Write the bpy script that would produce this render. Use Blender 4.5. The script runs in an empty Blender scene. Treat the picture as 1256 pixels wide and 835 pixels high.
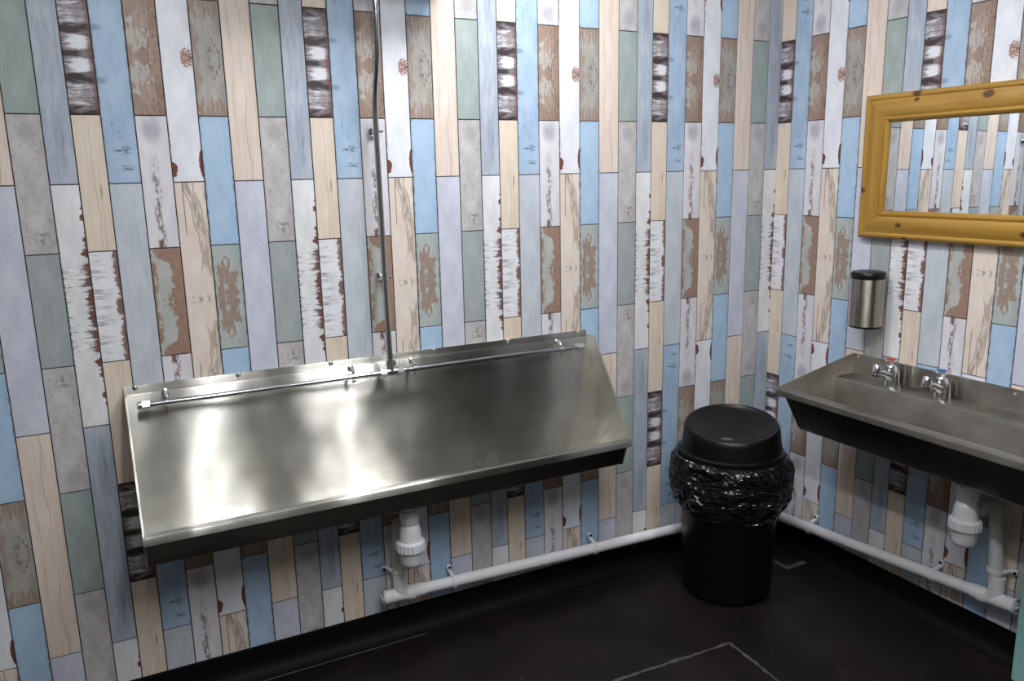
import bpy, bmesh, math, random
from mathutils import Vector, Matrix, Euler

random.seed(7)
SC = bpy.context.scene
COL = SC.collection
S = 0.07                 # one plank width in metres
ZF = -22.35              # floor level in plank units (printed-row coordinates)


def W(x, y, z):
    return Vector((x * S, y * S, (z - ZF) * S))


# ------------------------------------------------------------------ camera
cam_d = bpy.data.cameras.new('camera')
cam = bpy.data.objects.new('camera', cam_d)
COL.objects.link(cam)
R3 = ((0.88898425, -0.45747226, -0.02064314),
      (-0.11135664, -0.17222898, -0.9787425),
      (0.44419219, 0.87238542, -0.20405143))
right, down, fwd = (Vector(r) for r in R3)
mw = Matrix((right, -down, -fwd)).transposed().to_4x4()
mw.translation = W(-31.55735284, -31.38244041, -2.25284922)
cam.matrix_world = mw
cam_d.sensor_width = 36.0
cam_d.lens = 979.2474975 / 1256.0 * 36.0
cam_d.clip_start = 0.02
SC.camera = cam

# ------------------------------------------------------------------ world, light level
world = bpy.data.worlds.new('world')
world.use_nodes = True
world.node_tree.nodes['Background'].inputs[0].default_value = (0.62, 0.70, 0.85, 1)
world.node_tree.nodes['Background'].inputs[1].default_value = 0.15
SC.world = world
SC.view_settings.view_transform = 'Standard'
SC.view_settings.look = 'None'
SC.view_settings.gamma = 1.0
SC.view_settings.exposure = -0.17
SC.view_settings.use_curve_mapping = False

ZC = 11.6                # ceiling
# ceiling lamps: x, y, half width, half length (units), watts, label
LAMPS = [(-16.5, -8.0, 2.1, 2.1, 17.0, 'square ceiling light panel near the urinal wall'),
         (-25.4, -25.0, 0.5, 9.0, 21.0, 'long ceiling batten light over the middle of the room'),
         (-15.6, -26.0, 0.5, 9.0, 17.0, 'long ceiling batten light nearer the wash trough'),
         (-31.0, -22.0, 0.4, 4.0, 4.0, 'short ceiling batten light at the left of the room')]
LAMP_RGB = (0.96, 0.975, 1.0)

# ------------------------------------------------------------------ material helpers


def lin(c):
    out = []
    for v in c:
        v = v / 255.0
        out.append(v / 12.92 if v <= 0.04045 else ((v + 0.055) / 1.055) ** 2.4)
    return out


class NT:
    """small expression helper around a material's node tree"""

    def __init__(self, name, rough=0.5, metal=0.0, spec=0.5):
        self.m = bpy.data.materials.new(name)
        self.m.use_nodes = True
        self.t = self.m.node_tree
        self.b = self.t.nodes['Principled BSDF']
        self.b.inputs['Roughness'].default_value = rough
        self.b.inputs['Metallic'].default_value = metal
        self.b.inputs['Specular IOR Level'].default_value = spec

    def n(self, t):
        return self.t.nodes.new(t)

    def put(self, sock, v):
        if hasattr(v, 'is_output') or isinstance(v, bpy.types.NodeSocket):
            self.t.links.new(v, sock)
        else:
            sock.default_value = v

    def math(self, op, a, b=0.0, c=0.0, clamp=False):
        n = self.n('ShaderNodeMath')
        n.operation = op
        n.use_clamp = clamp
        self.put(n.inputs[0], a)
        self.put(n.inputs[1], b)
        self.put(n.inputs[2], c)
        return n.outputs[0]

    def add(self, a, b): return self.math('ADD', a, b)
    def sub(self, a, b): return self.math('SUBTRACT', a, b)
    def mul(self, a, b): return self.math('MULTIPLY', a, b)
    def mx(self, a, b): return self.math('MAXIMUM', a, b)
    def mn(self, a, b): return self.math('MINIMUM', a, b)
    def ab(self, a): return self.math('ABSOLUTE', a)

    def sm(self, x, lo, hi):
        """smooth step, 0 at lo, 1 at hi (lo may exceed hi)"""
        n = self.n('ShaderNodeMapRange')
        n.interpolation_type = 'SMOOTHSTEP'
        inv = lo > hi
        if inv:
            lo, hi = hi, lo
        self.put(n.inputs[0], x)
        n.inputs[1].default_value = lo
        n.inputs[2].default_value = hi
        n.inputs[3].default_value = 1.0 if inv else 0.0
        n.inputs[4].default_value = 0.0 if inv else 1.0
        return n.outputs[0]

    def vec(self, x, y, z=0.0):
        n = self.n('ShaderNodeCombineXYZ')
        self.put(n.inputs[0], x)
        self.put(n.inputs[1], y)
        self.put(n.inputs[2], z)
        return n.outputs[0]

    def noise(self, v, scale=1.0, detail=3.0, rough=0.55, dist=0.0):
        n = self.n('ShaderNodeTexNoise')
        if v is not None:
            self.put(n.inputs['Vector'], v)
        n.inputs['Scale'].default_value = scale
        n.inputs['Detail'].default_value = detail
        n.inputs['Roughness'].default_value = rough
        n.inputs['Distortion'].default_value = dist
        return n.outputs[0]

    def mix(self, f, a, b):
        n = self.n('ShaderNodeMix')
        n.data_type = 'RGBA'
        self.put(n.inputs[0], f)
        for k, v in ((6, a), (7, b)):
            if isinstance(v, tuple):
                n.inputs[k].default_value = lin(v) + [1.0]
            else:
                self.put(n.inputs[k], v)
        return n.outputs[2]

    def color(self, c):
        if isinstance(c, tuple):
            self.b.inputs['Base Color'].default_value = lin(c) + [1.0]
        else:
            self.put(self.b.inputs['Base Color'], c)

    def bump(self, h, strength=0.2, dist=0.002):
        n = self.n('ShaderNodeBump')
        n.inputs['Strength'].default_value = strength
        n.inputs['Distance'].default_value = dist
        self.put(n.inputs['Height'], h)
        self.put(self.b.inputs['Normal'], n.outputs[0])

    def uv(self):
        n = self.n('ShaderNodeUVMap')
        n.uv_map = 'UVMap'
        s = self.n('ShaderNodeSeparateXYZ')
        self.put(s.inputs[0], n.outputs[0])
        return s.outputs[0], s.outputs[1]

    def obj(self):
        n = self.n('ShaderNodeTexCoord')
        return n.outputs['Object']


def plain(name, c, rough=0.5, metal=0.0, spec=0.5, mott=0.0, scale=30.0, bump=0.0):
    t = NT(name, rough, metal, spec)
    if mott:
        f = t.noise(t.obj(), scale, 4.0)
        lo = tuple(max(0, v * (1 - mott)) for v in c)
        hi = tuple(min(255, v * (1 + mott)) for v in c)
        t.color(t.mix(f, lo, hi))
        if bump:
            t.bump(f, bump, 0.003)
    else:
        t.color(c)
    return t.m


# ------------------------------------------------------------------ plank prints
# u: 0..1 across the plank, v: along it in plank widths, 0 at its middle
WHITE = (236, 237, 240)


def grain(t, u, w, seed, su=9.0, sw=0.5, lo=0.45, hi=0.75):
    n = t.noise(t.vec(t.mul(u, su), t.mul(w, sw), seed), 1.0, 4.0, 0.6, 0.6)
    return t.sm(n, lo, hi)


def specks(t, u, w, seed, su=14.0, sw=9.0, lo=0.66, hi=0.72):
    n = t.noise(t.vec(t.mul(u, su), t.mul(w, sw), seed), 1.0, 2.0, 0.6)
    return t.sm(n, lo, hi)


def edge(t, u):
    """0 at the long edges, 0.5 mid plank"""
    return t.mn(u, t.sub(1.0, u))


def gauss(t, u, w, cu, cw, ru, rw):
    a = t.mul(t.sub(u, cu), 1.0 / ru)
    b = t.mul(t.sub(w, cw), 1.0 / rw)
    d = t.math('SQRT', t.add(t.mul(a, a), t.mul(b, b)))
    return t.sm(d, 1.0, 0.3)


def print_mat(kind):
    t = NT('print_' + kind, 0.42, 0.0, 0.35)
    u, v = t.uv()
    w = t.ab(v) if not kind.endswith('medium') else v
    mott = t.noise(t.vec(t.mul(u, 1.6), t.mul(w, 0.7), 3.3), 1.0, 5.0, 0.6)
    mot = t.sm(mott, 0.3, 0.7)
    es = t.mul(t.sm(edge(t, u), 0.10, 0.02), specks(t, u, w, 9.1, 10, 5, 0.5, 0.6))
    if kind == 'sage_short':
        c = t.mix(mot, (150, 164, 160), (170, 181, 179))
        c = t.mix(t.mul(grain(t, u, w, 1.0, 12, 0.8), 0.35), c, (130, 144, 141))
    elif kind == 'sage_pale_short':
        c = t.mix(mot, (156, 165, 166), (174, 180, 181))
        c = t.mix(t.mul(grain(t, u, w, 2.0, 10, 0.8), 0.35), c, (134, 144, 146))
    elif kind == 'scraped_medium':
        c = t.mix(mot, (178, 174, 174), (206, 203, 204))
        dg = t.noise(t.vec(t.add(t.mul(u, 3.0), t.mul(w, 1.6)), t.sub(t.mul(w, 5.0), t.mul(u, 4.0)), 4.0), 1.6, 4.0, 0.65)
        c = t.mix(t.mul(t.sm(dg, 0.52, 0.68), 0.55), c, (152, 146, 146))
        c = t.mix(t.mul(gauss(t, u, w, 0.55, -1.75, 0.45, 0.5), t.mul(mot, 0.6)), c, (150, 144, 146))
        c = t.mix(t.mul(gauss(t, u, w, 0.6, 1.75, 0.35, 0.4), t.mul(specks(t, u, w, 2.7, 8, 6, 0.5, 0.6), 0.7)), c, (134, 126, 126))
    elif kind == 'slate_long':
        c = t.mix(mot, (168, 178, 193), (189, 196, 207))
        c = t.mix(t.mul(grain(t, u, w, 5.0, 7, 0.7, 0.45, 0.7), 0.6), c, (146, 157, 174))
        c = t.mix(t.mul(gauss(t, u, w, 0.55, 2.9, 0.3, 1.4), t.mul(grain(t, u, w, 5.7, 6, 1.0, 0.4, 0.6), 0.5)), c, (128, 138, 155))
    elif kind == 'barkedge_long':
        c = t.mix(mot, (220, 221, 223), (238, 238, 240))
        near = t.sm(w, 3.3, 1.0)
        hair = t.noise(t.vec(t.mul(u, 1.7), t.mul(w, 13.0), 6.0), 1.0, 5.0, 0.7)
        lump = t.noise(t.vec(t.mul(u, 1.2), t.mul(w, 1.9), 6.6), 1.0, 2.0, 0.5)
        reach = t.add(t.mul(hair, 0.75), t.mul(lump, 0.4))
        reach = t.sub(t.add(reach, t.mul(t.sm(edge(t, u), 0.45, 0.0), 0.06)), t.mul(t.sub(1.0, near), 0.34))
        reach = t.add(reach, t.mul(u, 0.10))
        c = t.mix(t.mul(t.sm(reach, 0.63, 0.78), 0.9), c, (74, 68, 74))
        blob = t.noise(t.vec(t.mul(u, 1.4), t.mul(w, 4.4), 7.0), 1.0, 3.0, 0.6)
        em = t.add(t.sub(u, 0.97), t.mul(t.sub(blob, 0.48), 1.0))
        em = t.add(em, t.mul(t.sm(w, 3.0, 1.5), 0.16))
        em = t.add(em, t.mul(t.sub(hair, 0.5), 0.25))
        c = t.mix(t.sm(em, 0.0, 0.09), c, t.mix(t.noise(t.vec(t.mul(u, 6.0), t.mul(w, 5.0), 1.1), 1.0, 4.0, 0.7), (58, 44, 46), (150, 98, 86)))
        le = t.mul(t.sm(u, 0.1, 0.0), specks(t, u, w, 3.9, 6, 8, 0.42, 0.55))
        c = t.mix(t.mul(le, near), c, (80, 70, 70))
    elif kind == 'bark_short':
        band = t.noise(t.vec(t.mul(u, 0.9), t.mul(w, 3.6), 8.0), 1.0, 3.0, 0.6, 0.3)
        fine = t.noise(t.vec(t.mul(u, 3.2), t.mul(w, 17.0), 8.5), 1.0, 4.0, 0.7)
        val = t.add(t.mul(band, 0.55), t.mul(fine, 0.62))
        val = t.add(val, t.mul(gauss(t, u, w, 0.55, 0.36, 0.55, 0.36), 0.26))
        val = t.add(val, t.mul(gauss(t, u, w, 0.5, 1.25, 0.9, 0.42), 0.08))
        val = t.sub(val, t.mul(gauss(t, u, w, 0.4, 0.0, 0.9, 0.24), 0.12))
        val = t.sub(val, t.mul(gauss(t, u, w, 0.4, 0.78, 1.0, 0.24), 0.12))
        val = t.sub(val, t.mul(t.sm(w, 1.5, 1.95), 0.14))
        c = t.mix(t.sm(val, 0.46, 0.58), (64, 54, 55), (140, 132, 135))
        c = t.mix(t.sm(val, 0.58, 0.80), c, (230, 230, 237))
        rt = t.sm(t.add(u, t.mul(t.sub(fine, 0.5), 0.6)), 0.78, 0.98)
        c = t.mix(t.mul(rt, 0.85), c, t.mix(fine, (60, 38, 40), (146, 96, 88)))
    elif kind == 'straw_medium':
        c = t.mix(mot, (221, 205, 187), (232, 219, 204))
        c = t.mix(t.mul(grain(t, u, w, 10.0, 14, 0.35, 0.5, 0.66), 0.4), c, (204, 184, 156))
        ln = t.ab(t.sub(t.add(u, t.mul(t.noise(t.vec(0.0, t.mul(w, 0.55), 2.0), 1.0, 2.0), 0.5)), 0.78))
        c = t.mix(t.mul(t.sm(ln, 0.022, 0.005), 0.4), c, (172, 148, 118))
        ln2 = t.ab(t.sub(t.add(u, t.mul(t.noise(t.vec(1.0, t.mul(w, 0.5), 4.0), 1.0, 2.0), 0.4)), 0.9))
        c = t.mix(t.mul(t.sm(ln2, 0.02, 0.004), t.mul(t.sm(w, -1.5, 0.6), 0.5)), c, (168, 142, 112))
        c = t.mix(t.mul(gauss(t, u, w, 0.72, 0.25, 0.07, 0.34), 0.55), c, (150, 126, 100))
    elif kind == 'barkedge_short':
        c = t.mix(mot, (224, 225, 229), (240, 240, 244))
        hair = t.noise(t.vec(t.mul(u, 1.5), t.mul(w, 12.0), 11.0), 1.0, 5.0, 0.7)
        band = t.noise(t.vec(0.3, t.mul(w, 2.2), 12.0), 1.0, 2.0)
        hm = t.sm(t.add(t.mul(hair, 0.8), t.mul(band, 0.45)), 0.60, 0.80)
        c = t.mix(t.mul(t.mul(hm, t.sm(u, 1.0, 0.1)), 0.85), c, (104, 102, 112))
        em = t.add(t.sub(u, 0.80), t.mul(t.sub(t.noise(t.vec(t.mul(u, 1.6), t.mul(w, 2.6), 13.0), 1.0, 5.0, 0.65), 0.5), 0.8))
        em = t.add(em, t.mul(t.sub(hair, 0.5), 0.3))
        c = t.mix(t.sm(em, 0.0, 0.10), c, t.mix(t.noise(t.vec(t.mul(u, 6.0), t.mul(w, 5.0), 1.1), 1.0, 4.0, 0.7), (82, 66, 70), (160, 122, 112)))
    elif kind == 'blue_long':
        c = t.mix(mot, (160, 185, 211), (179, 200, 222))
        c = t.mix(t.mul(grain(t, u, w, 14.0, 6, 0.6, 0.5, 0.75), 0.35), c, (134, 162, 192))
        dash = t.noise(t.vec(t.mul(u, 3.4), t.mul(w, 15.0), 15.0), 1.0, 2.0, 0.6)
        zone = t.mx(gauss(t, u, w, 0.55, 3.15, 0.42, 0.20), gauss(t, u, w, 0.6, 3.75, 0.36, 0.16))
        c = t.mix(t.mul(t.mul(t.sm(dash, 0.44, 0.56), zone), 0.8), c, (74, 92, 112))
        c = t.mix(t.mul(t.mul(specks(t, u, w, 16.0, 9, 6, 0.62, 0.7), gauss(t, u, w, 0.5, 2.2, 0.4, 1.2)), 0.75), c, (86, 106, 126))
        c = t.mix(t.mul(gauss(t, u, w, 0.06, 0.85, 0.35, 0.16), 0.55), c, (92, 110, 130))
        c = t.mix(t.mul(es, 0.5), c, (96, 112, 128))
    elif kind == 'mist_long':
        c = t.mix(mot, (188, 195, 204), (205, 211, 218))
        c = t.mix(t.mul(grain(t, u, w, 17.0, 20, 0.8, 0.55, 0.68), 0.5), c, (222, 226, 232))
        c = t.mix(t.mul(grain(t, u, w, 18.0, 12, 0.6, 0.5, 0.7), 0.35), c, (164, 174, 184))
    elif kind == 'umber_short':
        c = t.mix(mot, (142, 120, 106), (172, 152, 139))
        pale = t.noise(t.vec(t.mul(u, 2.0), t.mul(w, 1.4), 19.0), 1.0, 4.0, 0.62)
        pm = t.add(pale, t.mul(gauss(t, u, w, 0.35, 0.6, 0.5, 0.8), 0.16))
        c = t.mix(t.mul(t.sm(pm, 0.57, 0.63), 0.85), c, (188, 186, 178))
        c = t.mix(t.mul(grain(t, u, w, 20.0, 12, 2.4, 0.46, 0.66), 0.6), c, (130, 106, 96))
        sp = specks(t, u, w, 21.0, 13, 5, 0.60, 0.68)
        c = t.mix(t.mul(sp, t.sm(u, 0.35, 0.8)), c, (74, 56, 50))
        c = t.mix(t.mul(t.sm(grain(t, u, w, 22.0, 5, 1.0), 0.4, 0.9), t.mul(t.sm(u, 0.6, 0.9), 0.5)), c, (160, 104, 80))
    elif kind == 'streak_medium':
        c = t.mix(mot, (214, 212, 218), (230, 228, 232))
        c = t.mix(t.mul(gauss(t, u, w, 0.5, -1.9, 0.5, 0.75), t.mul(mot, 0.9)), c, (168, 168, 180))
        path = t.sub(u, t.add(0.28, t.mul(t.noise(t.vec(0.5, t.mul(w, 0.8), 23.0), 1.0, 3.0), 0.4)))
        pk = t.noise(t.vec(t.mul(u, 7.0), t.mul(w, 3.0), 24.0), 1.0, 4.0, 0.7)
        sm_ = t.mul(t.sm(t.ab(path), 0.17, 0.03), t.sm(pk, 0.44, 0.54))
        c = t.mix(t.mul(sm_, t.mul(t.sm(w, -1.4, 0.2), 0.9)), c, t.mix(pk, (84, 66, 66), (148, 132, 126)))
        c = t.mix(t.mul(gauss(t, u, w, 0.45, 2.2, 0.3, 0.3), t.mul(t.sm(pk, 0.46, 0.52), 0.85)), c, (112, 82, 70))
    elif kind == 'peel_short':
        n1 = t.noise(t.vec(t.mul(u, 1.8), t.mul(w, 1.3), 25.0), 1.0, 7.0, 0.72, 0.3)
        d = t.add(t.sub(t.mul(u, 0.9), 0.50), t.mul(t.sub(n1, 0.5), 1.5))
        d = t.sub(d, t.mul(gauss(t, u, w, 0.5, 0.85, 0.6, 0.6), 0.18))
        d = t.add(d, t.mul(gauss(t, u, w, 0.6, 1.85, 0.9, 0.5), 0.42))
        rust = t.mix(t.noise(t.vec(t.mul(u, 8.0), t.mul(w, 2.5), 26.0), 1.0, 5.0, 0.7), (122, 92, 76), (182, 154, 138))
        c = t.mix(mot, (164, 169, 164), (188, 190, 185))
        le = t.sm(t.add(u, t.mul(t.sub(n1, 0.5), 1.2)), 0.10, 0.05)
        c = t.mix(le, c, rust)
        c = t.mix(t.sm(d, 0.0, 0.03), c, rust)
        c = t.mix(t.mul(t.mul(t.sm(t.ab(t.sub(d, 0.02)), 0.05, 0.01), t.sm(w, 1.5, 0.5)), 0.7), c, (150, 84, 62))
    elif kind == 'knot_long':
        c = t.mix(mot, (222, 225, 234), (238, 240, 246))
        ring = t.noise(t.vec(t.mul(u, 8.0), t.mul(w, 16.0), 27.0), 1.0, 4.0, 0.7)
        k = gauss(t, u, w, 0.80, 0.0, 0.36, 0.62)
        c = t.mix(t.mul(t.sm(t.add(k, t.mul(t.sub(ring, 0.5), 2.6)), 0.6, 0.95), t.sm(k, 0.0, 0.3)), c, (160, 124, 108))
        c = t.mix(t.mul(gauss(t, u, w, 0.9, 0.0, 0.2, 0.3), t.mul(t.sm(ring, 0.4, 0.6), 0.8)), c, (126, 78, 64))
        chip = t.noise(t.vec(t.mul(u, 4.0), t.mul(w, 3.0), 28.0), 1.0, 4.0, 0.65)
        cm = t.mx(gauss(t, u, w, 0.02, 3.85, 0.24, 0.42), gauss(t, u, w, 1.0, 3.6, 0.17, 0.8))
        c = t.mix(t.sm(t.add(cm, t.mul(t.sub(chip, 0.5), 1.6)), 0.46, 0.58), c, t.mix(ring, (70, 46, 46), (152, 84, 66)))
        thin = t.mul(t.sm(u, 0.05, 0.01), t.sm(w, 1.2, 2.6))
        c = t.mix(t.mul(thin, t.sm(chip, 0.4, 0.5)), c, (140, 96, 84))
    elif kind == 'swirl_long':
        c = t.mix(mot, (222, 207, 194), (234, 222, 211))
        amp = t.mul(t.math('SINE', t.mul(w, 0.95)), 0.22)
        path = t.sub(u, t.add(0.62, t.mul(amp, t.sm(w, 0.2, 1.0))))
        path = t.add(path, t.mul(t.sub(t.noise(t.vec(1.0, t.mul(w, 1.6), 29.0), 1.0, 3.0), 0.5), 0.30))
        body = t.noise(t.vec(t.mul(u, 9.0), t.mul(w, 1.6), 30.0), 1.0, 4.0, 0.65)
        sm_ = t.mul(t.sm(t.ab(path), 0.2, 0.05), t.sm(body, 0.40, 0.60))
        c = t.mix(t.mul(sm_, t.mul(t.sm(w, 0.55, 1.0), 0.75)), c, (142, 126, 113))
        ln = t.ab(t.sub(t.ab(path), 0.16))
        c = t.mix(t.mul(t.sm(ln, 0.03, 0.006), t.mul(t.sm(w, 0.8, 1.3), 0.65)), c, (132, 106, 90))
        j = t.mul(t.sm(t.ab(t.sub(u, 0.26)), 0.02, 0.012), t.sm(w, 2.3, 2.5))
        c = t.mix(t.mul(j, 0.8), c, (112, 92, 86))
        ed = t.mul(t.sm(u, 0.86, 0.99), grain(t, u, w, 31.0, 5, 1.5, 0.4, 0.6))
        c = t.mix(t.mul(ed, 0.6), c, (150, 132, 120))
        e2 = specks(t, u, w, 32.0, 6, 9, 0.5, 0.58)
        c = t.mix(t.mul(t.mul(gauss(t, u, w, 0.5, 0.0, 0.55, 0.22), e2), 0.85), c, (112, 94, 88))
    elif kind == 'flaked_short':
        c = t.mix(mot, (148, 146, 138), (178, 176, 169))
        c = t.mix(t.mul(grain(t, u, w, 33.0, 5, 1.1, 0.44, 0.6), t.mul(t.sm(u, 0.7, 0.1), 0.8)), c, (150, 128, 118))
        sp = t.noise(t.vec(t.mul(u, 11.0), t.mul(w, 5.0), 34.0), 1.0, 3.0, 0.65)
        c = t.mix(t.mul(t.sm(sp, 0.54, 0.62), t.mul(gauss(t, u, w, 0.72, 0.1, 0.5, 1.5), 0.8)), c, (96, 82, 78))
        en = t.noise(t.vec(t.mul(u, 7.0), t.mul(w, 1.6), 35.0), 1.0, 3.0, 0.65)
        c = t.mix(t.mul(t.sm(t.add(en, t.mul(t.sm(w, 1.0, 1.97), 0.25)), 0.66, 0.72), 0.7), c, (152, 118, 102))
    elif kind == 'sky_medium':
        c = t.mix(mot, (164, 193, 221), (182, 206, 229))
        c = t.mix(t.mul(grain(t, u, w, 36.0, 7, 0.6, 0.5, 0.75), 0.25), c, (140, 176, 214))
        c = t.mix(t.mul(specks(t, u, w, 37.0, 10, 7, 0.70, 0.74), 0.6), c, (100, 126, 150))
        c = t.mix(t.mul(es, 0.7), c, (104, 116, 126))
    elif kind == 'flaked_pale_short':
        c = t.mix(mot, (164, 174, 174), (188, 195, 193))
        fl = t.noise(t.vec(t.mul(u, 5.0), t.mul(w, 1.6), 38.0), 1.0, 6.0, 0.7)
        fm = t.add(fl, t.mul(t.sub(gauss(t, u, w, 0.42, 0.5, 0.7, 1.6), 0.5), 0.26))
        c = t.mix(t.mul(t.sm(fm, 0.55, 0.59), 0.9), c, t.mix(t.noise(t.vec(t.mul(u, 12.0), t.mul(w, 5.0), 2.0), 1.0, 3.0), (134, 108, 92), (172, 150, 134)))
        c = t.mix(t.mul(es, 0.7), c, (110, 92, 84))
    elif kind == 'cream_long':
        c = t.mix(mot, (224, 207, 194), (234, 220, 209))
        c = t.mix(t.mul(grain(t, u, w, 39.0, 12, 0.35, 0.5, 0.68), 0.5), c, (196, 174, 154))
        ln = t.ab(t.sub(t.add(u, t.mul(t.noise(t.vec(0.0, t.mul(w, 0.6), 5.0), 1.0, 2.0), 0.4)), 0.82))
        c = t.mix(t.mul(t.sm(ln, 0.025, 0.005), t.mul(t.sm(w, 0.4, 1.4), 0.55)), c, (168, 144, 122))
    else:  # lilac_long
        c = t.mix(mot, (196, 200, 216), (214, 216, 230))
        dg = t.noise(t.vec(t.sub(t.mul(u, 3.0), t.mul(w, 1.4)), t.add(t.mul(w, 3.6), t.mul(u, 4.0)), 40.0), 1.6, 4.0, 0.65)
        c = t.mix(t.mul(t.sm(dg, 0.54, 0.70), 0.5), c, (174, 178, 194))
        c = t.mix(t.mul(specks(t, u, w, 41.0, 9, 6, 0.70, 0.75), 0.5), c, (150, 150, 164))
    t.color(c)
    return t.m


# ------------------------------------------------------------------ object helpers


def link(o, parent=None):
    COL.objects.link(o)
    if parent is not None:
        o.parent = parent
    return o


def tag(o, label=None, cat=None, group=None, kind=None):
    if label:
        o['label'] = label
    if cat:
        o['category'] = cat
    if group:
        o['group'] = group
    if kind:
        o['kind'] = kind
    return o


def empty(name, loc, label, cat, group=None):
    o = bpy.data.objects.new(name, None)
    o.empty_display_size = 0.05
    link(o)
    o.location = loc
    return tag(o, label, cat, group)


def mesh_obj(name, bm, m, parent=None, smooth=False, base=None):
    """base: the parent's world location, so that vertices may be given in world coordinates"""
    me = bpy.data.meshes.new(name)
    if base is not None:
        bmesh.ops.translate(bm, verts=bm.verts, vec=-Vector(base))
    bmesh.ops.recalc_face_normals(bm, faces=bm.faces)
    bm.to_mesh(me)
    bm.free()
    me.materials.append(m)
    if smooth:
        for p in me.polygons:
            p.use_smooth = True
        if smooth != 'all':
            try:
                me.set_sharp_from_angle(angle=math.radians(40))
            except Exception:
                pass
    o = bpy.data.objects.new(name, me)
    return link(o, parent)


def box(bm, lo, hi, bev=0.0, seg=1):
    lo, hi = Vector(lo), Vector(hi)
    r = bmesh.ops.create_cube(bm, size=1.0)
    vs = r['verts']
    for v in vs:
        v.co = Vector(((lo[i] + hi[i]) / 2 + v.co[i] * (hi[i] - lo[i]) for i in range(3)))
    if bev:
        es = list({e for v in vs for e in v.link_edges})
        bmesh.ops.bevel(bm, geom=es, offset=bev, segments=seg, affect='EDGES', profile=0.5)
    return bm


def ubox(bm, lo, hi, bev=0.0, seg=1):
    """box given in plank units"""
    return box(bm, W(*[min(a, b) for a, b in zip(lo, hi)]), W(*[max(a, b) for a, b in zip(lo, hi)]), bev * S, seg)


def tube(bm, pts, rad, seg=16, caps=True):
    """swept tube through points; rad is a number or one per point"""
    pts = [Vector(p) for p in pts]
    n = len(pts)
    rr = rad if isinstance(rad, (list, tuple)) else [rad] * n
    tang = []
    for i in range(n):
        a = pts[max(i - 1, 0)]
        b = pts[min(i + 1, n - 1)]
        tang.append((b - a).normalized())
    up = Vector((0, 0, 1)) if abs(tang[0].z) < 0.9 else Vector((1, 0, 0))
    x = tang[0].cross(up).normalized()
    rings = []
    for i in range(n):
        t = tang[i]
        x = (x - t * x.dot(t)).normalized()
        y = t.cross(x)
        ring = [bm.verts.new(pts[i] + (x * math.cos(2 * math.pi * k / seg) + y * math.sin(2 * math.pi * k / seg)) * rr[i]) for k in range(seg)]
        rings.append(ring)
    for a, b in zip(rings, rings[1:]):
        for k in range(seg):
            bm.faces.new((a[k], a[(k + 1) % seg], b[(k + 1) % seg], b[k]))
    if caps:
        bm.faces.new(rings[0][::-1])
        bm.faces.new(rings[-1])
    return bm


def utube(bm, pts, rad, seg=16, caps=True):
    rr = [r * S for r in rad] if isinstance(rad, (list, tuple)) else rad * S
    return tube(bm, [W(*p) for p in pts], rr, seg, caps)


def lathe(bm, prof, c=(0, 0), seg=40, ax=1.0, ay=1.0, close=True):
    """prof: (radius, z) pairs in units about the vertical axis at c"""
    rings = []
    for r, z in prof:
        if r < 1e-6:
            rings.append([bm.verts.new(W(c[0], c[1], z))])
        else:
            rings.append([bm.verts.new(W(c[0] + r * ax * math.cos(2 * math.pi * k / seg), c[1] + r * ay * math.sin(2 * math.pi * k / seg), z)) for k in range(seg)])
    for a, b in zip(rings, rings[1:]):
        for k in range(seg):
            k2 = (k + 1) % seg
            if len(a) == 1 and len(b) == 1:
                continue
            if len(a) == 1:
                bm.faces.new((a[0], b[k2], b[k]))
            elif len(b) == 1:
                bm.faces.new((a[k], a[k2], b[0]))
            else:
                bm.faces.new((a[k], a[k2], b[k2], b[k]))
    if close:
        if len(rings[0]) > 1:
            bm.faces.new(rings[0][::-1])
        if len(rings[-1]) > 1:
            bm.faces.new(rings[-1])
    return bm


def smooth_path(pts, it=3):
    """corner-cutting of a polyline"""
    pts = [Vector(p) for p in pts]
    for _ in range(it):
        out = [pts[0]]
        for a, b in zip(pts, pts[1:]):
            out += [a * 0.75 + b * 0.25, a * 0.25 + b * 0.75]
        out.append(pts[-1])
        pts = out
    return pts


def extrude(bm, prof, axis, a, b, nseg=1, uv=True):
    """closed profile swept along x (profile = y,z) or y (profile = x,z); UV u runs along the sweep"""
    def P(p, s):
        return W(s, p[0], p[1]) if axis == 'x' else W(p[0], s, p[1])
    n = len(prof)
    lay = (bm.loops.layers.uv.get('UVMap') or bm.loops.layers.uv.new('UVMap'))
    dist = [0.0]
    for i in range(n):
        q, p = prof[(i + 1) % n], prof[i]
        dist.append(dist[-1] + math.hypot(q[0] - p[0], q[1] - p[1]))
    rings = []
    for k in range(nseg + 1):
        s = a + (b - a) * k / nseg
        rings.append([bm.verts.new(P(p, s)) for p in prof])
    for k in range(nseg):
        u0, u1 = (a + (b - a) * k / nseg) * S, (a + (b - a) * (k + 1) / nseg) * S
        for i in range(n):
            j = (i + 1) % n
            f = bm.faces.new((rings[k][i], rings[k][j], rings[k + 1][j], rings[k + 1][i]))
            for l, q in zip(f.loops, ((u0, dist[i]), (u0, dist[i + 1]), (u1, dist[i + 1]), (u1, dist[i]))):
                l[lay].uv = (q[0], q[1] * S)
    for ring in (rings[0][::-1], rings[-1]):
        f = bm.faces.new(ring)
        for l in f.loops:
            co = l.vert.co
            l[lay].uv = (co.y if axis == 'x' else co.x, co.z)
    return bm


# ------------------------------------------------------------------ materials


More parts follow.
